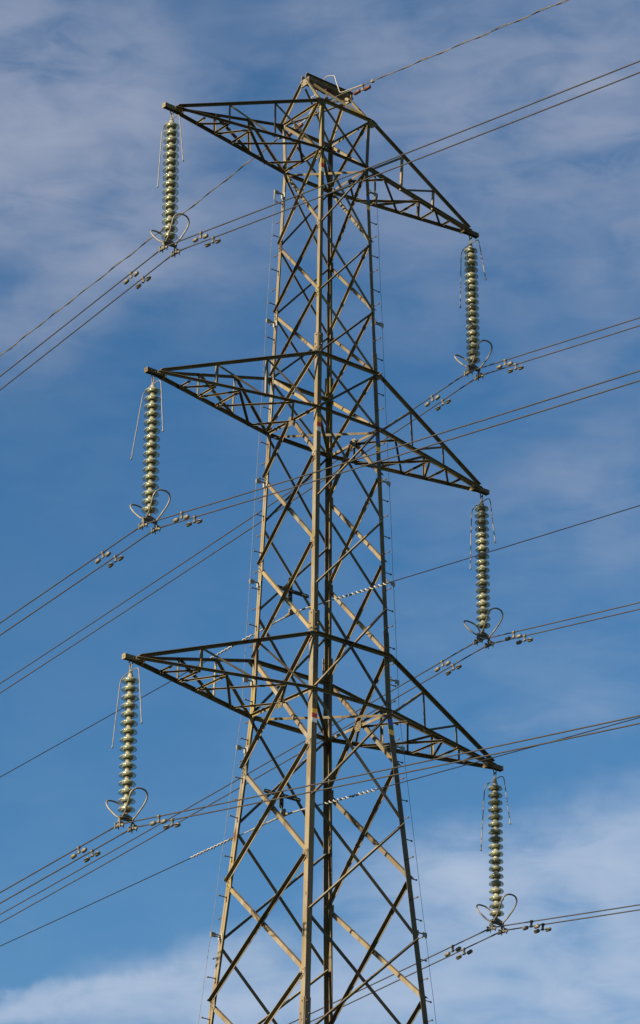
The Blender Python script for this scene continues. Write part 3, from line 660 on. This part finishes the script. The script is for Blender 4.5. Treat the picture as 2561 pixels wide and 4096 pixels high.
# ------------------------------------------------------------------ black fibre cables through the body of the tower
FB = [dict(x=-.045, y=.763, z=12.863, sn=.1165, sf=.0592, near=(-.37, -1.83), far=(1.85, 3.12), bar=13.262, top=13.50, nm='upper'),
      dict(x=-.048, y=.917, z=9.268, sn=.0912, sf=.0365, near=(-.18, -1.54), far=(2.25, 3.45), bar=9.605, top=9.68, nm='lower')]
for k, f in enumerate(FB):
    fx, fy, fz = f['x'], f['y'], f['z'] + ZG - .03
    def cz(y, f=f, fy=fy, fz=fz):
        t = y - fy; tt = math.sqrt(t * t + .06) - .245
        return fz - (f['sn'] if t < 0 else f['sf']) * 1.01 * tt + (2.0e-4 * t * t)
    yy = sorted(set([fy + y for y in ys]))
    m = MB(); m.tube([V(fx, y, cz(y)) for y in yy], .0085, 8)
    tag(m.build('fibre_cable', BLACK), f'thin black cable passing through the pylon body at the {f["nm"]} hanger plate', 'cable', 'black cables through the pylon body')
    hg = empty('cable_hanger', (fx, fy, fz)); tag(hg, f'{f["nm"]} dark hanger plate with perforated cross bar holding the black cable inside the pylon', 'hanger', 'cable hangers inside the pylon')
    zbar = f['bar'] + ZG - fz; pl = MB(); zt_ = f['top'] + ZG - fz; zl_ = .225 if k == 0 else .165
    def stadium(cx, cz_, hx_, hz, y0, y1, mb, mi=0):
        pr = []
        for j in range(8): a = -math.pi / 2 + math.pi * j / 7; pr.append((cx + hx_ - min(hx_, hz) + min(hx_, hz) * math.cos(a), cz_ + hz * math.sin(a))) if hx_ > hz else pr.append((cx + hx_ * math.cos(a + math.pi / 2), cz_ + hz - hx_ + hx_ * math.sin(a + math.pi / 2)))
        for j in range(8): a = math.pi / 2 + math.pi * j / 7; pr.append((cx - hx_ + min(hx_, hz) + min(hx_, hz) * math.cos(a), cz_ + hz * math.sin(a))) if hx_ > hz else pr.append((cx + hx_ * math.cos(a + math.pi / 2), cz_ - hz + hx_ + hx_ * math.sin(a + math.pi / 2)))
        mb.prism([V(x, y0, z) for x, z in pr], [V(x, y1, z) for x, z in pr], mi)
    stadium(0, (zt_ + zl_) / 2, .043, (zt_ - zl_) / 2 + .02, .035, .055, pl)
    pl.lathe([(0, .0), (.006, .0)], V(0, .0345, zl_ + .10), 8, 1, (0, -1, 0))
    pl.build('hanger_plate', [STEELD, WHITEP], hg)
    br = MB(); stadium(0.0, zbar, .39, .032, .012, .034, br)
    for sx in (-1, 1):
        for j in range(4): br.lathe([(.009, 0), (.009, .003), (0, .003)], V(sx * (.25 + .033 * j), .012, zbar), 8, 1, (0, -1, 0))
    for x in (-.06, .0, .06): br.bolt(V(x, .012, zbar), (0, -1, 0), .013, .013)
    br.build('perforated_bar', [STEELD, PLATEW], hg)
    ck = MB(); ck.tube(rounded([(-.012, .03, zl_ + .02), (-.014, .01, zl_ - .05), (.0, 0, zl_ - .09), (.014, .01, zl_ - .05), (.012, .03, zl_ + .02)], .02), .007, 6); ck.tube([(0, 0, zl_ - .08), (0, 0, .06)], .009, 6)
    ck.tube([(0, -.012, .05), (0, .012, .05)], .03, 10)
    ck.build('shackle', STEELD, hg)
    cb = MB(); cb.tube([(0, y, cz(fy + y) - fz + dz) for y, dz in ((-.17, 0), (-.12, .005), (-.05, .012), (0, .014), (.05, .012), (.12, .005), (.17, 0))], [.020, .027, .034, .037, .034, .027, .020], 12); cb.box((0, 0, .055), (.022, 0, 0), (0, .05, 0), (0, 0, .045)); cb.box((0, -.052, .06), (.024, 0, 0), (0, .004, 0), (0, 0, .05))
    cb.build('cable_clamp', [GALV], hg)
    sv = MB(); sv.tube([V(0, y, cz(fy + y) - fz) for y in (-1.05, -.8, -.55, -.3, -.12, 0, .12, .3, .55, .8, 1.05)], [.010, .015, .015, .0165, .0165, .0165, .0165, .0165, .015, .015, .010], 8); sv.build('armour_sleeve', SLEEVE, hg)
    for (y0, y1), side_ in ((f['near'], 'right'), (f['far'], 'left')):
        sp = MB(); L_ = abs(y1 - y0); turns = 12.5
        for ph in (0.0,):
            o = []
            for j in range(int(turns * 14) + 1):
                t = j / (turns * 14); y = y0 + (y1 - y0) * t; a = 2 * math.pi * turns * t + ph
                r_ = .0175 if .04 < t < .96 else .012
                o.append(V(fx + math.cos(a) * r_, y, cz(y) + math.sin(a) * r_))
            sp.tube(o, .0092, 6)
        ob = sp.build('spiral_damper', WHITE)
        tag(ob, f'white spiral wrapped on the {f["nm"]} black cable, {side_} of its hanger', 'spiral', 'white spirals on the black cables')
